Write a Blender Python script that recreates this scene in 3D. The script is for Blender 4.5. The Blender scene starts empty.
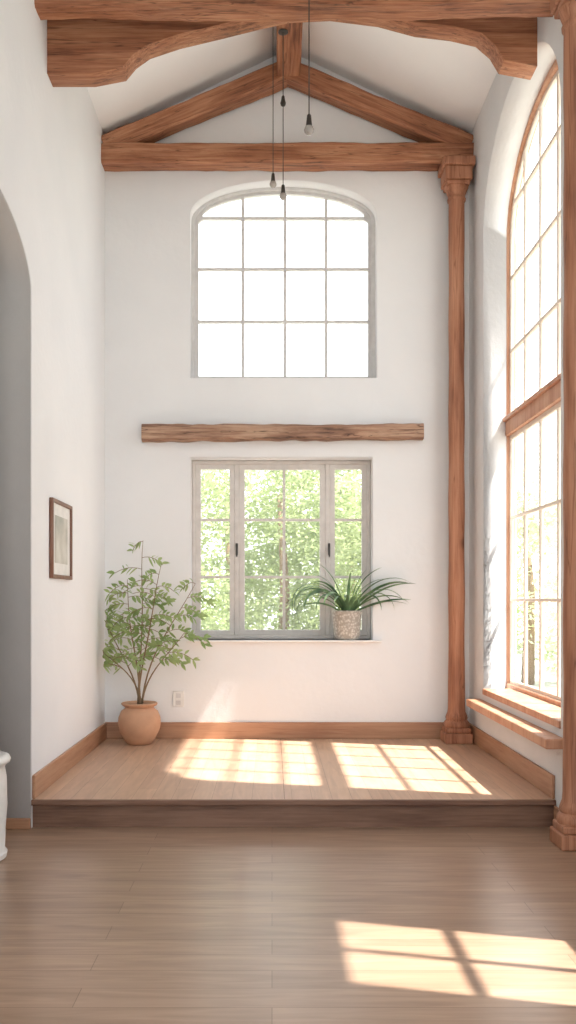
import bpy, bmesh, math, random
from mathutils import Vector, Matrix, noise
random.seed(7)
C = bpy.context.scene.collection
EYE = 1.585; PL = 0.20
XL, XR, YB, YF = -1.67, 1.97, 9.0, 6.25
XC = (XL+XR)/2
EAVE = EYE+4.62; RIDGE = EYE+5.5

# ---------------------------------------------------------------- materials
def newmat(name):
    m = bpy.data.materials.new(name); m.use_nodes = True
    nt = m.node_tree; b = nt.nodes['Principled BSDF']
    return m, nt, b
def N(nt, t, **kw):
    n = nt.nodes.new(t)
    for k, v in kw.items(): setattr(n, k, v)
    return n
def ramp(nt, fac, stops):
    r = N(nt, 'ShaderNodeValToRGB')
    el = r.color_ramp.elements
    while len(el) < len(stops): el.new(0.5)
    for e, (p, c) in zip(el, stops):
        e.position = p; e.color = (*c, 1)
    nt.links.new(fac, r.inputs['Fac']); return r.outputs['Color']
def bump(nt, b, h, strength, dist=0.01):
    bp = N(nt, 'ShaderNodeBump'); bp.inputs['Strength'].default_value = strength
    bp.inputs['Distance'].default_value = dist
    nt.links.new(h, bp.inputs['Height']); nt.links.new(bp.outputs['Normal'], b.inputs['Normal'])
def coords(nt, scale=(1,1,1)):
    tc = N(nt, 'ShaderNodeTexCoord'); mp = N(nt, 'ShaderNodeMapping')
    mp.inputs['Scale'].default_value = scale
    nt.links.new(tc.outputs['Object'], mp.inputs['Vector']); return mp.outputs['Vector']

def plaster(name, c1, c2, bs=0.25, sc=14):
    m, nt, b = newmat(name)
    v = coords(nt)
    n1 = N(nt, 'ShaderNodeTexNoise'); n1.inputs['Scale'].default_value = 1.6; n1.inputs['Detail'].default_value = 5
    nt.links.new(v, n1.inputs['Vector'])
    nt.links.new(ramp(nt, n1.outputs['Fac'], [(0.3, c1), (0.7, c2)]), b.inputs['Base Color'])
    n2 = N(nt, 'ShaderNodeTexNoise'); n2.inputs['Scale'].default_value = sc; n2.inputs['Detail'].default_value = 8
    nt.links.new(v, n2.inputs['Vector'])
    b.inputs['Roughness'].default_value = 0.85
    bump(nt, b, n2.outputs['Fac'], bs, 0.012)
    return m
def wood(name, cols, axis='X', rough=0.6, bs=0.35, sc=9.0, cracks=0.0):
    m, nt, b = newmat(name)
    s = {'X': (0.05, 1, 1), 'Y': (1, 0.05, 1), 'Z': (1, 1, 0.05)}[axis]
    v = coords(nt, s)
    n1 = N(nt, 'ShaderNodeTexNoise'); n1.inputs['Scale'].default_value = sc*4
    n1.inputs['Detail'].default_value = 9; n1.inputs['Roughness'].default_value = 0.65; n1.inputs['Distortion'].default_value = 0.25
    nt.links.new(v, n1.inputs['Vector'])
    v2 = coords(nt, tuple(min(1, k*5) for k in s))
    n2 = N(nt, 'ShaderNodeTexNoise'); n2.inputs['Scale'].default_value = 5; n2.inputs['Detail'].default_value = 6
    nt.links.new(v2, n2.inputs['Vector'])
    mx = N(nt, 'ShaderNodeMath', operation='MULTIPLY_ADD'); mx.inputs[1].default_value = 0.45
    ad = N(nt, 'ShaderNodeMath', operation='MULTIPLY'); ad.inputs[1].default_value = 0.55
    nt.links.new(n1.outputs['Fac'], ad.inputs[0])
    nt.links.new(n2.outputs['Fac'], mx.inputs[0]); nt.links.new(ad.outputs[0], mx.inputs[2])
    n = len(cols)
    col = ramp(nt, mx.outputs[0], [(0.38+0.24*i/(n-1), c) for i, c in enumerate(cols)])
    if cracks:
        vc = coords(nt, s)
        n3 = N(nt, 'ShaderNodeTexNoise'); n3.inputs['Scale'].default_value = sc*1.7; n3.inputs['Detail'].default_value = 3
        nt.links.new(vc, n3.inputs['Vector'])
        k = 1-cracks
        cr = ramp(nt, n3.outputs['Fac'], [(0.485, (1, 1, 1)), (0.5, (k, k*0.9, k*0.8)), (0.515, (1, 1, 1))])
        vo = N(nt, 'ShaderNodeTexVoronoi'); vo.inputs['Scale'].default_value = 2.6
        vk = coords(nt, tuple(min(1, q*10) for q in s)); nt.links.new(vk, vo.inputs['Vector'])
        kn = ramp(nt, vo.outputs['Distance'], [(0.03, (0.35, 0.28, 0.22)), (0.10, (0.9, 0.88, 0.85)), (0.14, (1, 1, 1))])
        for c2 in (cr, kn):
            mm = N(nt, 'ShaderNodeMix', data_type='RGBA', blend_type='MULTIPLY'); mm.inputs[0].default_value = 1
            nt.links.new(col, mm.inputs[6]); nt.links.new(c2, mm.inputs[7]); col = mm.outputs[2]
    nt.links.new(col, b.inputs['Base Color'])
    b.inputs['Roughness'].default_value = rough
    bump(nt, b, n1.outputs['Fac'], bs, 0.012)
    return m
def planks(name, ca, cb, gap, length, width, rotz, rough, off=(0,0,0), gamp=0.25):
    m, nt, b = newmat(name)
    tc = N(nt, 'ShaderNodeTexCoord'); mp = N(nt, 'ShaderNodeMapping')
    mp.inputs['Rotation'].default_value = (0, 0, rotz); mp.inputs['Location'].default_value = off
    nt.links.new(tc.outputs['Object'], mp.inputs['Vector'])
    br = N(nt, 'ShaderNodeTexBrick'); br.offset = 0.37; br.squash = 1.0
    br.inputs['Scale'].default_value = 1.0
    br.inputs['Brick Width'].default_value = length; br.inputs['Row Height'].default_value = width
    br.inputs['Mortar Size'].default_value = 0.0016; br.inputs['Mortar Smooth'].default_value = 0.2
    br.inputs['Bias'].default_value = 0.0
    br.inputs['Color1'].default_value = (*ca, 1); br.inputs['Color2'].default_value = (*cb, 1)
    br.inputs['Mortar'].default_value = (*gap, 1)
    nt.links.new(mp.outputs['Vector'], br.inputs['Vector'])
    m2 = N(nt, 'ShaderNodeMapping'); m2.inputs['Scale'].default_value = (0.10, 1.0, 1)
    nt.links.new(mp.outputs['Vector'], m2.inputs['Vector'])
    n1 = N(nt, 'ShaderNodeTexNoise'); n1.inputs['Scale'].default_value = 16; n1.inputs['Detail'].default_value = 9
    n1.inputs['Distortion'].default_value = 1.2
    nt.links.new(m2.outputs['Vector'], n1.inputs['Vector'])
    g = ramp(nt, n1.outputs['Fac'], [(0.3, (1-gamp, 1-gamp*1.1, 1-gamp*1.15)), (0.7, (1+gamp*0.3,)*3)])
    mx = N(nt, 'ShaderNodeMix', data_type='RGBA', blend_type='MULTIPLY'); mx.inputs[0].default_value = 1
    nt.links.new(br.outputs['Color'], mx.inputs[6]); nt.links.new(g, mx.inputs[7])
    nt.links.new(mx.outputs[2], b.inputs['Base Color'])
    b.inputs['Roughness'].default_value = rough
    bp = N(nt, 'ShaderNodeBump'); bp.inputs['Strength'].default_value = 0.08; bp.inputs['Distance'].default_value = 0.004
    nt.links.new(n1.outputs['Fac'], bp.inputs['Height']); nt.links.new(bp.outputs['Normal'], b.inputs['Normal'])
    return m
def plain(name, c, rough=0.5, metal=0.0):
    m, nt, b = newmat(name)
    v = coords(nt)
    n1 = N(nt, 'ShaderNodeTexNoise'); n1.inputs['Scale'].default_value = 12; n1.inputs['Detail'].default_value = 4
    nt.links.new(v, n1.inputs['Vector'])
    nt.links.new(ramp(nt, n1.outputs['Fac'], [(0.3, tuple(k*0.92 for k in c)), (0.7, tuple(min(1, k*1.05) for k in c))]), b.inputs['Base Color'])
    b.inputs['Roughness'].default_value = rough; b.inputs['Metallic'].default_value = metal
    return m
def leafmat(name, c1, c2, trans=0.35, sc=5):
    m, nt, b = newmat(name)
    v = coords(nt)
    n1 = N(nt, 'ShaderNodeTexNoise'); n1.inputs['Scale'].default_value = sc
    nt.links.new(v, n1.inputs['Vector'])
    col = ramp(nt, n1.outputs['Fac'], [(0.35, c1), (0.65, c2)])
    nt.links.new(col, b.inputs['Base Color']); b.inputs['Roughness'].default_value = 0.45
    t = N(nt, 'ShaderNodeBsdfTranslucent'); nt.links.new(col, t.inputs['Color'])
    mx = N(nt, 'ShaderNodeMixShader'); mx.inputs[0].default_value = trans
    out = nt.nodes['Material Output']
    nt.links.new(b.outputs[0], mx.inputs[1]); nt.links.new(t.outputs[0], mx.inputs[2])
    nt.links.new(mx.outputs[0], out.inputs['Surface'])
    return m
def glassmat():
    m = bpy.data.materials.new('window_glass'); m.use_nodes = True
    nt = m.node_tree; nt.nodes.remove(nt.nodes['Principled BSDF'])
    t = N(nt, 'ShaderNodeBsdfTransparent'); g = N(nt, 'ShaderNodeBsdfGlossy'); g.inputs['Roughness'].default_value = 0.02
    mx = N(nt, 'ShaderNodeMixShader'); mx.inputs[0].default_value = 0.03
    nt.links.new(t.outputs[0], mx.inputs[1]); nt.links.new(g.outputs[0], mx.inputs[2])
    nt.links.new(mx.outputs[0], nt.nodes['Material Output'].inputs['Surface'])
    return m

M_wall = plaster('white_plaster', (0.78, 0.79, 0.80), (0.82, 0.825, 0.83))
M_rough = plaster('rough_plaster', (0.68, 0.685, 0.69), (0.76, 0.76, 0.76), 0.3, 22)
M_reveal_shade = plaster('plaster_painted_shade', (0.48, 0.475, 0.47), (0.54, 0.53, 0.52), 0.2)  # white plaster darkened to grey: shade of the arch jamb and soffit
M_ceil = plaster('ceiling_plaster', (0.86, 0.86, 0.86), (0.90, 0.895, 0.89), 0.15)
BW = [(0.13, 0.042, 0.018), (0.28, 0.105, 0.048), (0.39, 0.165, 0.082), (0.49, 0.24, 0.13)]
M_beam = wood('beam_wood', BW, cracks=0.6)
M_col = wood('column_wood', [(0.24, 0.09, 0.045), (0.40, 0.175, 0.095), (0.50, 0.245, 0.145)], 'Z', sc=6, cracks=0.4)
M_lintel = wood('lintel_wood', [(0.08, 0.042, 0.027), (0.24, 0.125, 0.078), (0.37, 0.215, 0.14), (0.50, 0.33, 0.225)], bs=0.9, cracks=0.75)
M_base = wood('baseboard_wood', [(0.32, 0.15, 0.08), (0.42, 0.22, 0.125), (0.48, 0.27, 0.16)], 'X', 0.45, 0.1)
M_baseY = wood('baseboard_wood_y', [(0.32, 0.15, 0.08), (0.42, 0.22, 0.125), (0.48, 0.27, 0.16)], 'Y', 0.45, 0.1)
M_riser = wood('riser_wood', [(0.13, 0.06, 0.038), (0.20, 0.105, 0.065), (0.26, 0.145, 0.095)], 'X', 0.5, 0.2)
M_frameW = wood('window_wood', [(0.42, 0.19, 0.10), (0.54, 0.28, 0.17), (0.60, 0.35, 0.22)], 'Z', 0.5, 0.1)
M_sash = plain('painted_sash', (0.63, 0.60, 0.57), 0.5)
M_sashW = plain('painted_sash_cream', (0.76, 0.66, 0.56), 0.5)
M_frameG = plain('painted_frame_grey', (0.64, 0.63, 0.62), 0.5)
M_glass = glassmat()
M_floor = planks('floor_planks', (0.43, 0.285, 0.195), (0.365, 0.235, 0.158), (0.19, 0.115, 0.075), 2.1, 0.175, 0, 0.28, gamp=0.24)
M_plat = planks('platform_planks', (0.61, 0.405, 0.275), (0.55, 0.35, 0.235), (0.34, 0.20, 0.13), 2.2, 0.14, math.pi/2, 0.40, gamp=0.18)
M_white = plain('white_paint', (0.78, 0.77, 0.74), 0.4)
M_black = plain('black_metal', (0.05, 0.045, 0.04), 0.4, 0.5)
M_terra = plain('terracotta', (0.54, 0.31, 0.19), 0.7)
M_soil = plain('soil', (0.05, 0.03, 0.02), 0.95)
M_stem = plain('stem_bark', (0.24, 0.16, 0.09), 0.8)
M_leaf = leafmat('shrub_leaf', (0.22, 0.33, 0.11), (0.42, 0.52, 0.23), 0.4)
M_leaf2 = leafmat('strap_leaf', (0.08, 0.16, 0.08), (0.20, 0.32, 0.15), 0.25, 8)
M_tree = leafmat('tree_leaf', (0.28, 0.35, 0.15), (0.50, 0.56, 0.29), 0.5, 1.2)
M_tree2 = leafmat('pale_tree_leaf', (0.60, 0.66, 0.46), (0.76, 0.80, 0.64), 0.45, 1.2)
M_grass = plain('gravel_and_grass', (0.40, 0.40, 0.36), 0.9)
M_frameD = wood('picture_frame_wood', [(0.13, 0.055, 0.03), (0.24, 0.11, 0.07)], 'Z', 0.4, 0.05)
M_stone = plaster('stone_sill', (0.78, 0.775, 0.76), (0.83, 0.82, 0.81), 0.2)

# ---------------------------------------------------------------- helpers
def empty(name):
    e = bpy.data.objects.new(name, None); C.objects.link(e); e.empty_display_size = 0.1; return e
def mk(name, verts, faces, mat, parent=None, smooth=False, recalc=True):
    me = bpy.data.meshes.new(name); me.from_pydata([tuple(v) for v in verts], [], faces)
    if recalc:
        bm = bmesh.new(); bm.from_mesh(me); bmesh.ops.recalc_face_normals(bm, faces=bm.faces); bm.to_mesh(me); bm.free()
    me.materials.append(mat)
    if smooth:
        for p in me.polygons: p.use_smooth = True
    o = bpy.data.objects.new(name, me); C.objects.link(o)
    if parent: o.parent = parent
    return o
def bev(o, w=0.006, seg=2):
    m = o.modifiers.new('bevel', 'BEVEL'); m.width = w; m.segments = seg; m.limit_method = 'ANGLE'; m.angle_limit = math.radians(40)
    return o
def box(name, a, b, mat, parent=None, bevel=0.0):
    x0, y0, z0 = a; x1, y1, z1 = b
    v = [(x0,y0,z0),(x1,y0,z0),(x1,y1,z0),(x0,y1,z0),(x0,y0,z1),(x1,y0,z1),(x1,y1,z1),(x0,y1,z1)]
    f = [(0,3,2,1),(4,5,6,7),(0,1,5,4),(1,2,6,5),(2,3,7,6),(3,0,4,7)]
    o = mk(name, v, f, mat, parent)
    if bevel: bev(o, bevel)
    return o
def shape(name, outer, holes, thick, plane, pos, mat, parent=None, bevel=0.0):
    cu = bpy.data.curves.new('tmp', 'CURVE'); cu.dimensions = '2D'; cu.fill_mode = 'BOTH'; cu.extrude = thick/2
    for pts in [outer]+list(holes):
        sp = cu.splines.new('POLY'); sp.points.add(len(pts)-1)
        for p, q in zip(sp.points, pts): p.co = (q[0], q[1], 0, 1)
        sp.use_cyclic_u = True
    co = bpy.data.objects.new('tmp', cu); C.objects.link(co)
    dg = bpy.context.evaluated_depsgraph_get()
    me = bpy.data.meshes.new_from_object(co.evaluated_get(dg))
    bpy.data.objects.remove(co); bpy.data.curves.remove(cu)
    for v in me.vertices:
        u, w, t = v.co
        v.co = (u, pos+t, w) if plane == 'XZ' else ((pos+t, u, w) if plane == 'YZ' else (u, w, pos+t))
    bm = bmesh.new(); bm.from_mesh(me)
    bmesh.ops.remove_doubles(bm, verts=bm.verts, dist=1e-5)
    bmesh.ops.recalc_face_normals(bm, faces=bm.faces); bm.to_mesh(me); bm.free()
    me.name = name; me.materials.clear(); me.materials.append(mat)
    o = bpy.data.objects.new(name, me); C.objects.link(o)
    if parent: o.parent = parent
    if bevel: bev(o, bevel, 1)
    return o
def rect(a, b, c, d): return [(a,c),(b,c),(b,d),(a,d)]
def arch(u0, u1, v0, vs, rise, n=28):
    cx = (u0+u1)/2; r = (u1-u0)/2
    pts = [(u0, v0), (u1, v0)]
    for i in range(n+1):
        t = math.pi*i/n
        pts.append((cx+r*math.cos(t), vs+rise*math.sin(t)))
    return pts
def archf(u0, u1, vs, rise):
    cx = (u0+u1)/2; r = (u1-u0)/2
    return lambda u: vs+rise*math.sqrt(max(0, 1-((u-cx)/r)**2))
def pane(a, b, c, d, f=None, n=10):
    if f is None: return rect(a, b, c, d)
    top = []
    for i in range(n+1):
        u = b+(a-b)*i/n
        z = min(d, f(u))
        if z > c+0.015: top.append((u, z))
    if len(top) < 3: return None
    ub = max(p[0] for p in top); ua = min(p[0] for p in top)
    return [(ua, c), (ub, c)]+top
def hewn(name, p0, p1, w, h, mat, parent=None, jit=0.008, up=(0,0,1), seed=0, fine=0.6):
    """rough-hewn beam, local X along its length"""
    p0 = Vector(p0); p1 = Vector(p1); L = (p1-p0).length
    x = (p1-p0).normalized(); z = Vector(up); y = z.cross(x).normalized(); z = x.cross(y)
    nx = max(6, int(L/0.05)); c = 0.018
    prof = [(-w/2+c,-h/2),(0,-h/2),(w/2-c,-h/2),(w/2,-h/2+c),(w/2,-h*.15),(w/2,h*.15),(w/2,h/2-c),(w/2-c,h/2),(0,h/2),(-w/2+c,h/2),(-w/2,h/2-c),(-w/2,h*.15),(-w/2,-h*.15),(-w/2,-h/2+c)]
    vs = []; fs = []; k = len(prof)
    for i in range(nx+1):
        u = L*i/nx
        for (a, b) in prof:
            nz = noise.noise_vector(Vector((u*1.5+seed*7, a*5, b*5)))
            nz2 = noise.noise_vector(Vector((u*7+seed*3, a*12, b*12)))
            d = jit*(nz+fine*nz2)
            vs.append((u, a+d.y, b+d.z))
    for i in range(nx):
        for j in range(k):
            fs.append((i*k+j, i*k+(j+1)%k, (i+1)*k+(j+1)%k, (i+1)*k+j))
    fs.append(tuple(range(k))); fs.append(tuple(nx*k+j for j in range(k)))
    o = mk(name, vs, fs, mat, parent)
    o.matrix_world = Matrix.Translation(p0) @ Matrix((x, y, z)).transposed().to_4x4()
    return o
def lathe(name, prof, loc, mat, parent=None, n=40, smooth=True):
    vs = []; fs = []
    for (r, z) in prof:
        for j in range(n):
            t = 2*math.pi*j/n; vs.append((loc[0]+r*math.cos(t), loc[1]+r*math.sin(t), loc[2]+z))
    for i in range(len(prof)-1):
        for j in range(n):
            fs.append((i*n+j, i*n+(j+1)%n, (i+1)*n+(j+1)%n, (i+1)*n+j))
    fs.append(tuple(range(n))); fs.append(tuple((len(prof)-1)*n+j for j in range(n)))
    o = mk(name, vs, fs, mat, parent, smooth)
    if smooth:
        m = o.modifiers.new('es', 'EDGE_SPLIT'); m.split_angle = math.radians(45)
    return o
def tube(name, pts, radii, mat, parent=None, n=7):
    vs = []; fs = []; pts = [Vector(p) for p in pts]
    for i, p in enumerate(pts):
        d = (pts[min(i+1, len(pts)-1)]-pts[max(i-1, 0)]).normalized()
        a = d.cross(Vector((0.3, 1, 0.1))).normalized(); b = d.cross(a)
        for j in range(n):
            t = 2*math.pi*j/n; vs.append(p+radii[i]*(a*math.cos(t)+b*math.sin(t)))
    for i in range(len(pts)-1):
        for j in range(n): fs.append((i*n+j, i*n+(j+1)%n, (i+1)*n+(j+1)%n, (i+1)*n+j))
    fs.append(tuple(range(n))); fs.append(tuple((len(pts)-1)*n+j for j in range(n)))
    return mk(name, vs, fs, mat, parent, True)

# ---------------------------------------------------------------- room shell
U0, U1, UZ0, UZS, URISE = -0.82, 1.05, EYE+2.22, EYE+3.85, 0.35
L0, L1, LZ0, LZ1 = -0.82, 1.01, EYE-0.40, EYE+1.43
gable = [(XL-0.4, -0.1), (XR+0.40, -0.1), (XR+0.40, EAVE-0.14), (XC, RIDGE+0.03), (XL-0.4, EAVE-0.1)]
shape('wall_back', gable, [arch(U0, U1, UZ0, UZS, URISE), rect(L0, L1, LZ0, LZ1)], 0.36, 'XZ', YB+0.18, M_wall)
R0, R1, RZ0, RZS, RRISE = 6.14, 8.39, EYE-0.85, EYE+3.40, 0.86
rw = empty('wall_right')
tp = shape('thick_part', rect(5.95, YB+0.001, -0.1, EAVE+0.03), [arch(R0, R1, RZ0, RZS, RRISE)], 0.38, 'YZ', XR+0.19, M_rough, rw)
RC = (R0+R1)/2; SPL = 0.26      # far jamb is cut at an angle: opening widens towards the outside
for v in tp.data.vertices:
    if v.co.x > XR+0.3 and RC < v.co.y < R1+0.01 and RZ0-0.01 < v.co.z < EAVE-0.05:
        v.co.y += SPL*(v.co.y-RC)/(R1-RC)
W40, W41, W4Z0, W4Z1 = 3.28, 4.06, 1.02, 2.92
shape('thin_part', rect(-1.6, 5.95, -0.1, EAVE+0.03), [rect(W40, W41, W4Z0, W4Z1)], 0.08, 'YZ', XR+0.04, M_wall, rw)
A0, A1, AZS, AR = 4.30, YF, EYE+2.13, 0.42
n = 28
arc = [((A0+A1)/2+(A1-A0)/2*math.cos(math.pi*(1-i/n)), AZS+AR*math.sin(math.pi*(1-i/n))) for i in range(n+1)]
arc2 = [((A0+A1)/2+((A1-A0)/2-0.012)*math.cos(math.pi*(1-i/n)), AZS+(AR-0.012)*math.sin(math.pi*(1-i/n))) for i in range(n+1)]
lw = empty('wall_left')
outer = [(-1.6, -0.1), (A0, -0.1)]+arc+[(A1, -0.1), (YB+0.001, -0.1), (YB+0.001, EAVE+0.03), (-1.6, EAVE+0.03)]
shape('wall', outer, [], 0.40, 'YZ', XL-0.20, M_wall, lw)
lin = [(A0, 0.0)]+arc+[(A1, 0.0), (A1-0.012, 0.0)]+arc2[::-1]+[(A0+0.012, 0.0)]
shape('arch_shade_lining', lin, [], 0.394, 'YZ', XL-0.202, M_reveal_shade, lw)  # thin lining added to carry the painted shade inside the arch
pw = empty('wall_passage')
box('far_wall', (-4.1, 3.2, -0.1), (-4.0, 7.5, 4.6), M_wall, pw)
box('end_wall_a', (-4.0, 7.4, -0.1), (XL-0.4, 7.5, 4.6), M_wall, pw)
box('end_wall_b', (-4.0, 3.2, -0.1), (XL-0.4, 3.3, 4.6), M_wall, pw)
box('passage_ceiling', (-4.0, 3.3, 4.5), (XL-0.4, 7.4, 4.6), M_ceil, pw)
ce = empty('ceiling')
for nm, xa, xb in (('slope_left', XL-0.42, XC), ('slope_right', 2.54, XC)):  # right slope extended as an unseen eave, added to cut the sun patch square
    sl = (RIDGE-EAVE)/(XC-XL)
    za = EAVE-sl*(abs(xa-XC)-(XC-XL)); zb = RIDGE
    v = [(xa,-1.6,za),(xb,-1.6,zb),(xb,YB+0.36,zb),(xa,YB+0.36,za),(xa,-1.6,za+0.12),(xb,-1.6,zb+0.12),(xb,YB+0.36,zb+0.12),(xa,YB+0.36,za+0.12)]
    mk(nm, v, [(0,3,2,1),(4,5,6,7),(0,1,5,4),(1,2,6,5),(2,3,7,6),(3,0,4,7)], M_ceil, ce)
box('floor', (-4.1, -1.6, -0.12), (XR+0.3, YB+0.3, 0.0), M_floor)
pf = empty('platform_floor')
box('deck', (XL, YF+0.0, PL-0.035), (XR, YB, PL), M_plat, pf, 0.006)
box('riser', (XL, YF+0.03, 0.0), (XR, YF+0.06, PL-0.035), M_riser, pf)
box('nosing', (XL+0.0, YF-0.015, PL-0.04), (XR, YF+0.012, PL-0.001), M_riser, pf, 0.006)
box('deck_seam', (0.085, YF+0.012, PL-0.01), (0.089, YB-0.03, PL+0.0006), M_riser, pf)

BH = 0.165
def board(name, a, b, mat):
    return box(name, a, b, mat, None, 0.006)
board('baseboard_back', (XL, YB-0.022, PL), (XR, YB, PL+BH), M_base)
board('baseboard_left', (XL, YF+0.01, PL), (XL+0.022, YB-0.022, PL+BH), M_baseY)
board('baseboard_right', (XR-0.022, YF+0.01, PL), (XR, YB-0.022, PL+BH), M_baseY)
board('baseboard_passage', (XL-0.4, YF-0.035, 0), (XL, YF-0.012, 0.075), M_base)
board('baseboard_front_right', (XR-0.022, -1.6, 0), (XR, YF-0.02, 0.16), M_baseY)
board('baseboard_front_left', (XL, -1.6, 0), (XL+0.022, A0-0.01, 0.16), M_baseY)

# ---------------------------------------------------------------- windows
w1 = empty('window_1')
YW = YB+0.20
f = archf(U0+0.07, U1-0.07, UZS, URISE-0.06)
xs = [U0+0.07, -0.297, 0.133, 0.552, U1-0.07]
zs = [UZ0+0.06, EYE+2.84, EYE+3.375, EYE+3.895, EYE+9]
holes = []
for i in range(4):
    for j in range(4):
        p = pane(xs[i]+(0.014 if i else 0), xs[i+1]-(0.014 if i < 3 else 0), zs[j]+(0.013 if j else 0), zs[j+1]-(0.013 if j < 3 else 0), f)
        if p: holes.append(p)
shape('frame', arch(U0, U1, UZ0, UZS, URISE), [arch(U0+0.035, U1-0.035, UZ0+0.03, UZS, URISE-0.03)], 0.10, 'XZ', YW, M_frameG, w1, 0.005)
shape('sash', arch(U0+0.03, U1-0.03, UZ0+0.025, UZS, URISE-0.025), holes, 0.045, 'XZ', YW, M_frameG, w1, 0.004)
shape('glass', arch(U0+0.04, U1-0.04, UZ0+0.04, UZS, URISE-0.035), [], 0.004, 'XZ', YW+0.005, M_glass, w1)
w2 = empty('window_2'); YL = YB+0.27
shape('frame', rect(L0, L1, LZ0, LZ1), [rect(L0+0.04, L1-0.04, LZ0+0.04, LZ1-0.04)], 0.11, 'XZ', YL, M_sash, w2, 0.006)
zr = [EYE+0.235, EYE+0.822]
def sash(nm, x0, x1, cols, yc, b=0.05):
    z0, z1 = LZ0+0.04, LZ1-0.04
    xe = [x0+b]+cols+[x1-b]; ze = [z0+b]+zr+[z1-b]; hs = []
    for i in range(len(xe)-1):
        for j in range(3):
            hs.append(rect(xe[i]+(0.014 if i else 0), xe[i+1]-(0.014 if i < len(xe)-2 else 0), ze[j]+(0.013 if j else 0), ze[j+1]-(0.013 if j < 2 else 0)))
    shape(nm, rect(x0, x1, z0, z1), hs, 0.05, 'XZ', yc, M_sash, w2, 0.003)
    shape(nm+'_glass', rect(x0+0.03, x1-0.03, z0+0.03, z1-0.03), [], 0.004, 'XZ', yc, M_glass, w2)
sash('sash_left', L0+0.04, -0.385, [], YL-0.02)
sash('sash_middle', -0.335, 0.545, [0.123], YL-0.02, 0.055)
sash('sash_right', 0.595, L1-0.04, [], YL-0.02)
for nm, xa in (('mullion_a', -0.385), ('mullion_b', 0.545)):
    box(nm, (xa, YL-0.05, LZ0+0.04), (xa+0.05, YL+0.05, LZ1-0.04), M_sash, w2, 0.006)
for nm, xa in (('handle_a', -0.36), ('handle_b', 0.585)):
    box(nm, (xa-0.012, YL-0.065, EYE+0.46), (xa+0.012, YL-0.05, EYE+0.58), M_black, w2, 0.004)
    box(nm+'_lever', (xa-0.008, YL-0.095, EYE+0.51), (xa+0.008, YL-0.06, EYE+0.53), M_black, w2, 0.003)
    box(nm+'_grip', (xa-0.008, YL-0.1, EYE+0.44), (xa+0.008, YL-0.085, EYE+0.53), M_black, w2, 0.003)
box('window_sill', (L0-0.03, YB-0.06, LZ0-0.022), (L1+0.08, YB+0.215, LZ0), M_stone, w2, 0.006)
w3 = empty('window_3'); XW = XR+0.31
F0, F1 = R0-0.02, R1+0.235
fr = arch(F0, F1, RZ0-0.02, RZS, RRISE+0.02)
shape('frame', fr, [arch(F0+0.07, F1-0.06, RZ0+0.06, RZS, RRISE-0.045)], 0.09, 'YZ', XW-0.005, M_frameW, w3, 0.006)
TR0, TR1 = EYE+1.56, EYE+1.74
box('transom', (XW-0.06, F0+0.05, TR0), (XW+0.04, F1-0.05, TR1), M_frameW, w3, 0.01)
box('transom_moulding', (XW-0.09, F0+0.05, TR1-0.05), (XW-0.055, F1-0.07, TR1-0.015), M_frameW, w3, 0.005)
fi = archf(F0+0.11, F1-0.09, RZS, RRISE-0.08)
NC = 5
ys = [F0+0.07+(F1-F0-0.13)*i/NC for i in range(NC+1)]
def panes3(z, top):
    hs = []
    for i in range(NC):
        la = 0.035 if i == 0 else 0.014; ra = 0.022 if i == NC-1 else 0.014
        for j in range(len(z)-1):
            p = pane(ys[i]+la, ys[i+1]-ra, z[j]+(0.015 if j else 0.04), z[j+1]-(0.015 if j < len(z)-2 else 0.04), fi if top else None)
            if p: hs.append(p)
    return hs
shape('lower_sashes', rect(F0+0.06, F1-0.05, RZ0+0.05, TR0+0.01), panes3([RZ0+0.05, EYE+0.0, EYE+0.78, TR0], False), 0.035, 'YZ', XW, M_sashW, w3, 0.004)
shape('upper_sashes', arch(F0+0.06, F1-0.05, TR1-0.01, RZS, RRISE-0.035), panes3([TR1, EYE+2.36, EYE+3.05, EYE+3.72, EYE+9], True), 0.035, 'YZ', XW, M_sashW, w3, 0.004)
shape('glass', arch(F0+0.07, F1-0.06, RZ0+0.06, RZS, RRISE-0.045), [], 0.004, 'YZ', XW+0.005, M_glass, w3)
box('inner_sill', (XR-0.01, R0, RZ0-0.03), (XW-0.05, R1, RZ0+0.025), M_frameW, w3, 0.008)
box('sill_board', (XR-0.14, 6.02, EYE-1.0), (XR+0.0, R1+0.10, EYE-0.93), M_frameW, w3, 0.01)
w4 = empty('window_4')
ym = (W40+W41)/2; zm = (W4Z0+W4Z1)/2; hs = []
for a, b in ((W40+0.03, ym-0.018), (ym+0.018, W41-0.03)):
    for c, d in ((W4Z0+0.03, zm-0.018), (zm+0.018, W4Z1-0.03)): hs.append(rect(a, b, c, d))
shape('frame', rect(W40, W41, W4Z0, W4Z1), hs, 0.05, 'YZ', XR+0.03, M_frameW, w4, 0.004)
shape('glass', rect(W40+0.02, W41-0.02, W4Z0+0.02, W4Z1-0.02), [], 0.004, 'YZ', XR+0.03, M_glass, w4)

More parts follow.
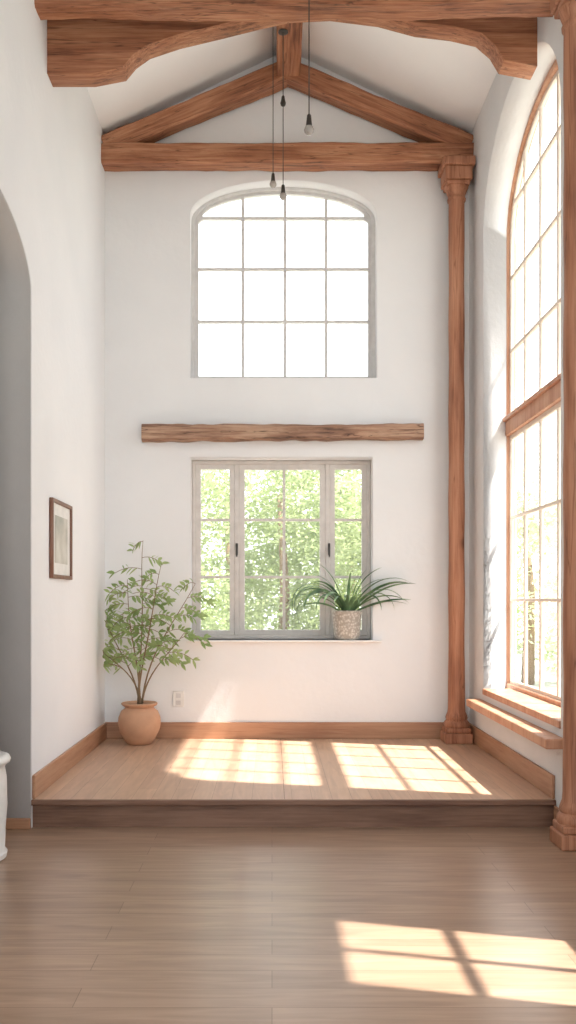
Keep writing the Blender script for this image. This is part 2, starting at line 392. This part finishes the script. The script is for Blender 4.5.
# ---------------------------------------------------------------- timber
hewn('lintel_beam', (-1.29, YB-0.055, EYE+1.655), (1.50, YB-0.055, EYE+1.67), 0.12, 0.155, M_lintel, None, 0.018, seed=3, fine=0.9)
gt = empty('gable_truss')
hewn('tie_beam', (XL, YB-0.11, EYE+4.375), (XR, YB-0.11, EYE+4.375), 0.20, 0.20, M_beam, gt, 0.014, seed=1)
zr0 = EYE+4.46; zr1 = EYE+5.17
hewn('rafter_left', (XL+0.02, YB-0.11, zr0), (XC-0.02, YB-0.11, zr1+0.03), 0.18, 0.19, M_beam, gt, 0.012, seed=5)
hewn('rafter_right', (XR-0.02, YB-0.11, zr0), (XC+0.02, YB-0.11, zr1+0.03), 0.18, 0.19, M_beam, gt, 0.012, seed=6)
hewn('ridge_beam', (XC+0.01, -1.5, EYE+5.27), (XC+0.01, YB-0.02, EYE+5.27), 0.23, 0.30, M_beam, None, 0.008, seed=8)
hewn('tie_beam', (XL, 6.42, EYE+4.29), (XR, 6.24, EYE+4.20), 0.20, 0.22, M_beam, None, 0.018, seed=11)
def P(px, py, s=131.5): return ((px-272)/s, EYE+(600-py)/s)
low = [P(46, 86), P(95, 86), P(126, 80), P(136, 68), P(150, 58), P(180, 48), P(222, 38), P(262, 28), P(290, 22), P(330, 20), P(378, 26), P(415, 36), P(450, 40), P(476, 46), P(490, 58), P(499, 73), P(536, 79)]
top = [P(536, 4), P(400, -4), P(290, -8), P(180, -4), P(46, 4)]
low[0] = (XL, low[0][1]); low[-1] = (XR, low[-1][1]); top[0] = (XR, top[0][1]); top[-1] = (XL, top[-1][1])
shape('arched_brace_beam', low+top, [], 0.18, 'XZ', 6.77, M_beam, None, 0.014)

def column(name, x, y, z0, zb, zt, sr):
    e = empty(name)
    k = sr/0.078
    for nm, h0, h1, r in (('plinth', 0, 0.10, 0.135), ('plinth_step', 0.10, 0.15, 0.12)):
        box(nm, (x-r*k, y-r*k, z0+h0), (x+r*k, y+r*k, z0+h1), M_col, e, 0.012)
    pr = [(0.118, 0.15), (0.125, 0.17), (0.118, 0.20), (0.10, 0.22), (0.108, 0.24), (0.10, 0.265), (0.086, 0.30), (0.083, 0.35)]
    H = zb-z0; m = 26
    for i in range(1, m):
        t = i/m; h = 0.35+(H-0.35-0.1)*t
        pr.append((0.079-0.004*t+0.003*math.sin(9*t+i), h))
    pr += [(0.076, H-0.06), (0.088, H-0.045), (0.09, H-0.025), (0.08, H-0.01), (0.085, H+0.01), (0.10, H+0.05), (0.112, H+0.08), (0.105, H+0.095)]
    lathe('shaft', [(r*k, h) for r, h in pr], (x, y, z0), M_col, e, 28)
    hc = zt-zb
    for nm, a, b, r in (('capital_neck', 0.085, 0.125, 0.112), ('capital_block', 0.125, hc*0.75, 0.132), ('abacus', hc*0.75, hc, 0.155)):
        box(nm, (x-r*k, y-r*k, zb+a), (x+r*k, y+r*k, zb+b), M_col, e, 0.012)
    return e
column('wooden_column', 1.80, 8.78, PL, EYE+3.93, EYE+4.265, 0.078)
column('wooden_column', 1.955, 5.80, 0.0, EYE+3.72, EYE+4.1, 0.075)

# ---------------------------------------------------------------- pendants
def pendant(x, y, zt, zb, mid=None):
    e = empty('pendant_lamp')
    lathe('ceiling_rose', [(0.03, -0.012), (0.045, -0.008), (0.045, 0.0)], (x, y, zt), M_black, e, 20)
    tube('cord', [(x, y, zt), (x, y, zb+0.12)], [0.004, 0.004], M_black, e, 8)
    lathe('socket', [(0.006, 0.14), (0.014, 0.13), (0.017, 0.10), (0.022, 0.06), (0.026, 0.055)], (x, y, zb), M_black, e, 18)
    lathe('bulb', [(0.005, 0.0), (0.02, 0.006), (0.031, 0.02), (0.033, 0.035), (0.026, 0.055)], (x, y, zb), M_bulb, e, 20)
    if mid: lathe('cord_connector', [(0.006, 0.09), (0.014, 0.08), (0.018, 0.05), (0.026, 0.02), (0.02, 0.0), (0.006, -0.01)], (x, y, mid), M_black, e, 16)
M_bulb, _nt, _b = newmat('clear_bulb'); _b.inputs['Base Color'].default_value = (0.36, 0.33, 0.30, 1); _b.inputs['Roughness'].default_value = 0.1
slope = (RIDGE-EAVE)/(XC-XL)
pendant(0.247, 6.0, RIDGE-slope*abs(0.247-XC)-0.005, EYE+3.10)
pendant(0.01, 8.45, RIDGE-slope*abs(0.01-XC)-0.005, EYE+3.87)
pendant(0.10, 8.1, EYE+5.115, EYE+3.60, EYE+4.45)

# ---------------------------------------------------------------- wall things
pic = empty('framed_picture')
p0, p1, q0, q1 = 6.74, 7.40, EYE+0.165, EYE+0.77
shape('frame', rect(p0, p1, q0, q1), [rect(p0+0.03, p1-0.03, q0+0.03, q1-0.03)], 0.03, 'YZ', XL+0.016, M_frameD, pic, 0.004)
box('mat_board', (XL+0.003, p0+0.02, q0+0.02), (XL+0.014, p1-0.02, q1-0.02), M_white, pic)
m, nt, b = newmat('print'); v = coords(nt)
n1 = N(nt, 'ShaderNodeTexNoise'); n1.inputs['Scale'].default_value = 4; n1.inputs['Detail'].default_value = 5; nt.links.new(v, n1.inputs['Vector'])
nt.links.new(ramp(nt, n1.outputs['Fac'], [(0.3, (0.3, 0.32, 0.28)), (0.5, (0.5, 0.48, 0.42)), (0.7, (0.65, 0.63, 0.58))]), b.inputs['Base Color'])
box('print', (XL+0.013, p0+0.12, q0+0.12), (XL+0.016, p1-0.12, q1-0.12), m, pic)
ou = empty('wall_outlet')
ox, oz = -0.935, EYE-0.99
box('plate', (ox-0.055, YB-0.010, oz-0.08), (ox+0.055, YB, oz+0.08), M_white, ou, 0.004)
for dz in (-0.035, 0.035):
    box('socket', (ox-0.025, YB-0.014, oz+dz-0.022), (ox+0.025, YB-0.009, oz+dz+0.022), M_frameG, ou, 0.003)

lathe('ceramic_stool', [(0.19, 0), (0.21, 0.01), (0.215, 0.04), (0.2, 0.06), (0.205, 0.2), (0.215, 0.33), (0.21, 0.5), (0.2, 0.56), (0.205, 0.575), (0.23, 0.59), (0.235, 0.61), (0.225, 0.63), (0.2, 0.64)], (-1.84, 5.5, 0), M_white, None, 48)

# ---------------------------------------------------------------- potted shrub
ps = empty('potted_shrub')
vx, vy = -1.275, 8.66
lathe('vase', [(0.10, 0), (0.115, 0.005), (0.15, 0.05), (0.19, 0.13), (0.205, 0.20), (0.20, 0.26), (0.175, 0.32), (0.14, 0.345), (0.135, 0.355), (0.165, 0.375), (0.175, 0.39), (0.165, 0.40), (0.13, 0.385), (0.12, 0.35)], (vx, vy, PL), M_terra, ps, 48)
lathe('soil', [(0.125, 0.35), (0.12, 0.365), (0.05, 0.372)], (vx, vy, PL), M_soil, ps, 24)
LV = []; LF = []
def leaf(base, d, L, W, droop=0.25):
    d = d.normalized()
    s = d.cross(Vector((random.gauss(0, .5), -0.7+random.gauss(0, .4), 0.6+random.gauss(0, .4))))
    if s.length < 0.05: s = Vector((0, 0, 1)).cross(d)
    s.normalize()
    k = len(LV); up = s.cross(d)
    for t, w in ((0.0, 0.06), (0.2, 0.7), (0.45, 1.0), (0.75, 0.68), (1.0, 0.0)):
        c = base+d*L*t+Vector((0, 0, -droop*L*t*t))
        LV.append(c-s*W*w*0.5+up*W*0.12*w); LV.append(c); LV.append(c+s*W*w*0.5+up*W*0.12*w)
    for i in range(4):
        a = k+i*3
        LF.append((a, a+1, a+4, a+3)); LF.append((a+1, a+2, a+5, a+4))
def clampv(p):
    p.y = min(p.y, YB-0.09); p.x = max(p.x, XL+0.07); return p
def fixd(q, dd):
    if q.y+dd.y*0.14 > YB-0.03: dd.y = -abs(dd.y)
    if q.x+dd.x*0.14 < XL+0.03: dd.x = abs(dd.x)
    return dd
base = Vector((vx, vy, PL+0.36)); si = 0
stems = [((0.08, 0.02), 1.70, 5), ((-0.14, -0.03), 1.30, 5), ((0.50, 0.0), 1.26, 6), ((0.28, -0.14), 1.46, 6), ((-0.38, 0.05), 0.94, 6), ((0.40, -0.1), 0.76, 8), ((-0.34, -0.15), 0.58, 8)]
for (ex, ey), H, i0 in stems:
    pts = []; m_ = 12
    b0 = base+Vector((random.uniform(-.03,.03), random.uniform(-.03,.03), 0))
    for i in range(m_+1):
        t = i/m_
        q = b0+Vector((ex*t**1.5, ey*t**1.5, H*t*(1-0.06*t)))
        q += Vector((0.035*math.sin(5*t+si*2), 0.02*math.cos(4*t+si), 0)) * t
        pts.append(clampv(q))
    tube('stem', pts, [0.010*(1-0.78*i/m_) for i in range(m_+1)], M_stem, ps)
    si += 1
    for i in range(i0, m_+1):
        for sgn in ((-1, 1) if random.random() < 0.35 else (random.choice((-1, 1)),)):
            a = random.uniform(-0.8, 0.8)
            d = Vector((sgn*math.cos(a), math.sin(a)*0.8, random.uniform(0.0, 0.9))).normalized()
            BL = random.uniform(0.20, 0.38)*(1.1-0.4*i/m_)
            tw = []
            st = pts[i].lerp(pts[i-1], random.random())
            for j in range(7):
                t = j/6; tw.append(clampv(st+d*BL*t+Vector((0, 0, -0.12*t*t))))
            tube('twig', tw, [0.0028]*7, M_stem, ps, 5)
            for j in range(1, 7):
                for s2 in (-1, 1):
                    if random.random() < 0.25: continue
                    dd = (d*0.7+Vector((-d.y, d.x, 0))*s2*0.4+Vector((random.gauss(0, .2), random.gauss(0, .2), s2*0.65+random.uniform(-0.35, 0.15)))).normalized()
                    leaf(tw[j], fixd(tw[j], dd), random.uniform(0.06, 0.095), random.uniform(0.025, 0.037))
            leaf(tw[-1], fixd(tw[-1], d.copy()), 0.09, 0.035)
mk('leaves', LV, LF, M_leaf, ps, True, False)

# ---------------------------------------------------------------- sill plant
sp = empty('potted_spider_plant')
sx, sy, sz = 0.755, YB+0.08, LZ0
m, nt, b = newmat('woven_ceramic'); v = coords(nt, (1, 1, 1))
vo = N(nt, 'ShaderNodeTexVoronoi'); vo.inputs['Scale'].default_value = 42; nt.links.new(v, vo.inputs['Vector'])
nt.links.new(ramp(nt, vo.outputs['Distance'], [(0.1, (0.70, 0.66, 0.60)), (0.6, (0.40, 0.36, 0.31))]), b.inputs['Base Color'])
b.inputs['Roughness'].default_value = 0.8; bump(nt, b, vo.outputs['Distance'], -0.8, 0.01)
lathe('pot', [(0.105, 0), (0.12, 0.008), (0.13, 0.05), (0.14, 0.14), (0.145, 0.24), (0.15, 0.26), (0.153, 0.285), (0.145, 0.295), (0.132, 0.285), (0.13, 0.25)], (sx, sy, sz), m, sp, 40)
lathe('soil', [(0.132, 0.25), (0.12, 0.265), (0.05, 0.27)], (sx, sy, sz), M_soil, sp, 24)
SV = []; SF = []
def strap(base, az, L, th0, curl, W):
    k = len(SV); p = base.copy(); th = th0; m_ = 14
    h = Vector((math.cos(az), math.sin(az), 0)); s = Vector((-math.sin(az), math.cos(az), 0))
    s = (s+Vector((0, 0, random.uniform(-0.7, 0.7)))+h*random.uniform(-.2, .2)).normalized()
    for i in range(m_+1):
        t = i/m_
        w = W*(0.55+0.45*math.sin(min(1, t*2.2)*math.pi/2))*(1-t**3)**0.8+0.0008
        d = h*math.cos(th)+Vector((0, 0, math.sin(th))); up = s.cross(d)
        q = p.copy()
        if q.y > YL-0.12: q.y = YL-0.12
        if q.x > L1-0.03 and q.y > YB-0.04: q.y = YB-0.04
        SV.extend([q-s*w/2-up*w*0.15, q, q+s*w/2-up*w*0.15])
        p = p+d*(L/m_); th -= curl/m_*(0.5+t)
    for i in range(m_):
        a = k+i*3; SF.append((a, a+1, a+4, a+3)); SF.append((a+1, a+2, a+5, a+4))
pb = Vector((sx, sy-0.03, sz+0.26))
for az, L, th, cu in [(3.25,.70,1.2,2.7),(3.4,.86,1.25,3.5),(3.5,.80,1.05,3.3),(3.9,.64,1.15,3.2),(3.3,.60,.9,2.2),(3.4,.94,1.3,3.7),(3.7,.88,1.2,4.1),
        (-.25,.74,.95,1.3),(-.2,.78,.8,1.0),(-.35,.70,.75,1.6),(-.2,.62,.5,.9),(-.3,.82,1.15,1.9),(-.5,.68,1.1,2.9),(-.8,.60,1.15,3.0),
        (-1.3,.44,1.2,2.6),(-1.7,.46,1.25,2.4),(-2.2,.60,1.25,3.0),(4.3,.46,1.1,2.2),(-.1,.60,1.35,1.7),(3.2,.64,1.4,1.6),(3.3,.60,1.45,.9),
        (-0.2,.62,1.42,1.2),(-.4,.52,1.5,.8),(-1.5,.5,1.5,1.0),(3.6,.60,1.35,1.9),(-.6,.76,1.0,2.2),(3.3,.56,.6,1.5),(-2.6,.70,1.1,2.8),(-.25,.66,.45,.6),(3.3,.76,.85,2.1)]:
    strap(pb+Vector((math.cos(az)*0.04, math.sin(az)*0.04, 0)), az, L*0.95, th, cu, random.uniform(0.034, 0.048))
mk('leaves', SV, SF, M_leaf2, sp, True, False)

# ---------------------------------------------------------------- garden
box('ground', (-40, -30, -0.4), (40, 60, -0.2), M_grass)
def tree(x, y, h, r, nl, mat, size=0.16, zc=0.55):
    e = empty('garden_tree')
    tube('trunk', [(x, y, -0.2), (x+0.05, y, h*0.35), (x-0.05, y+0.1, h*0.7)], [0.14, 0.1, 0.05], M_stem, e, 10)
    vs = []; fs = []
    cl = [(Vector((x+random.uniform(-r, r)*0.75, y+random.uniform(-r, r)*0.5, random.uniform(0.25, h-0.6))), random.uniform(0.5, 0.95)*r*0.55) for _ in range(22)]
    for i in range(nl):
        c, rr = random.choice(cl)
        d = Vector((random.gauss(0,1), random.gauss(0,1), random.gauss(0,1))).normalized()
        p = c+d*rr*random.uniform(0.6, 1.0)
        if p.z < 0 or p.z > h: continue
        a = Vector((random.gauss(0,1), random.gauss(0,1), random.gauss(0,.6))).normalized()
        b_ = a.cross(Vector((random.gauss(0,1), random.gauss(0,1), random.gauss(0,1)))).normalized()
        s = size*random.uniform(0.5, 1.0); k = len(vs)
        vs += [p-a*s, p-b_*s*0.45, p+a*s, p+b_*s*0.45]; fs.append((k, k+1, k+2, k+3))
    mk('foliage', vs, fs, mat, e, False, False)
for x, y, h, r in ((-2.4, 16.5, 4.9, 1.9), (0.2, 17.5, 5.2, 2.1), (2.6, 16.2, 4.7, 1.9), (-1.0, 20.5, 5.6, 2.4), (1.8, 21, 5.8, 2.4)):
    tree(x, y, h, r, 14000, M_tree, 0.075)
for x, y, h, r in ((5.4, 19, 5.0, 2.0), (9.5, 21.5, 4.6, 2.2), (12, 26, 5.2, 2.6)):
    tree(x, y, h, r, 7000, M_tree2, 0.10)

# ---------------------------------------------------------------- light
sd = bpy.data.lights.new('sun', 'SUN'); sd.energy = 14.5; sd.angle = math.radians(1.1); sd.color = (1.0, 0.95, 0.88)
so = bpy.data.objects.new('sun', sd); C.objects.link(so)
so.rotation_euler = Vector((-1, 0.25, -1.7)).to_track_quat('-Z', 'Y').to_euler(); so.location = (8, 4, 12)
w = bpy.data.worlds.new('sky'); bpy.context.scene.world = w; w.use_nodes = True
nt = w.node_tree; bg = nt.nodes['Background']
tc = N(nt, 'ShaderNodeTexCoord'); sx_ = N(nt, 'ShaderNodeSeparateXYZ'); nt.links.new(tc.outputs['Generated'], sx_.inputs[0])
nt.links.new(ramp(nt, sx_.outputs['Z'], [(0.0, (0.98, 0.99, 1.0)), (0.6, (0.90, 0.95, 1.0))]), bg.inputs['Color'])
bg.inputs['Strength'].default_value = 2.95
bpy.context.scene.view_settings.view_transform = 'Standard'

# ---------------------------------------------------------------- camera
cd = bpy.data.cameras.new('camera'); cam = bpy.data.objects.new('camera', cd); C.objects.link(cam)
cam.location = (0, 0, EYE); cam.rotation_euler = (math.pi/2, 0, 0)
cd.sensor_width = 36; cd.lens = 900/1024*36
cd.shift_x = 16/1024; cd.shift_y = 88/1024
cd.clip_start = 0.05; cd.clip_end = 200
bpy.context.scene.camera = cam
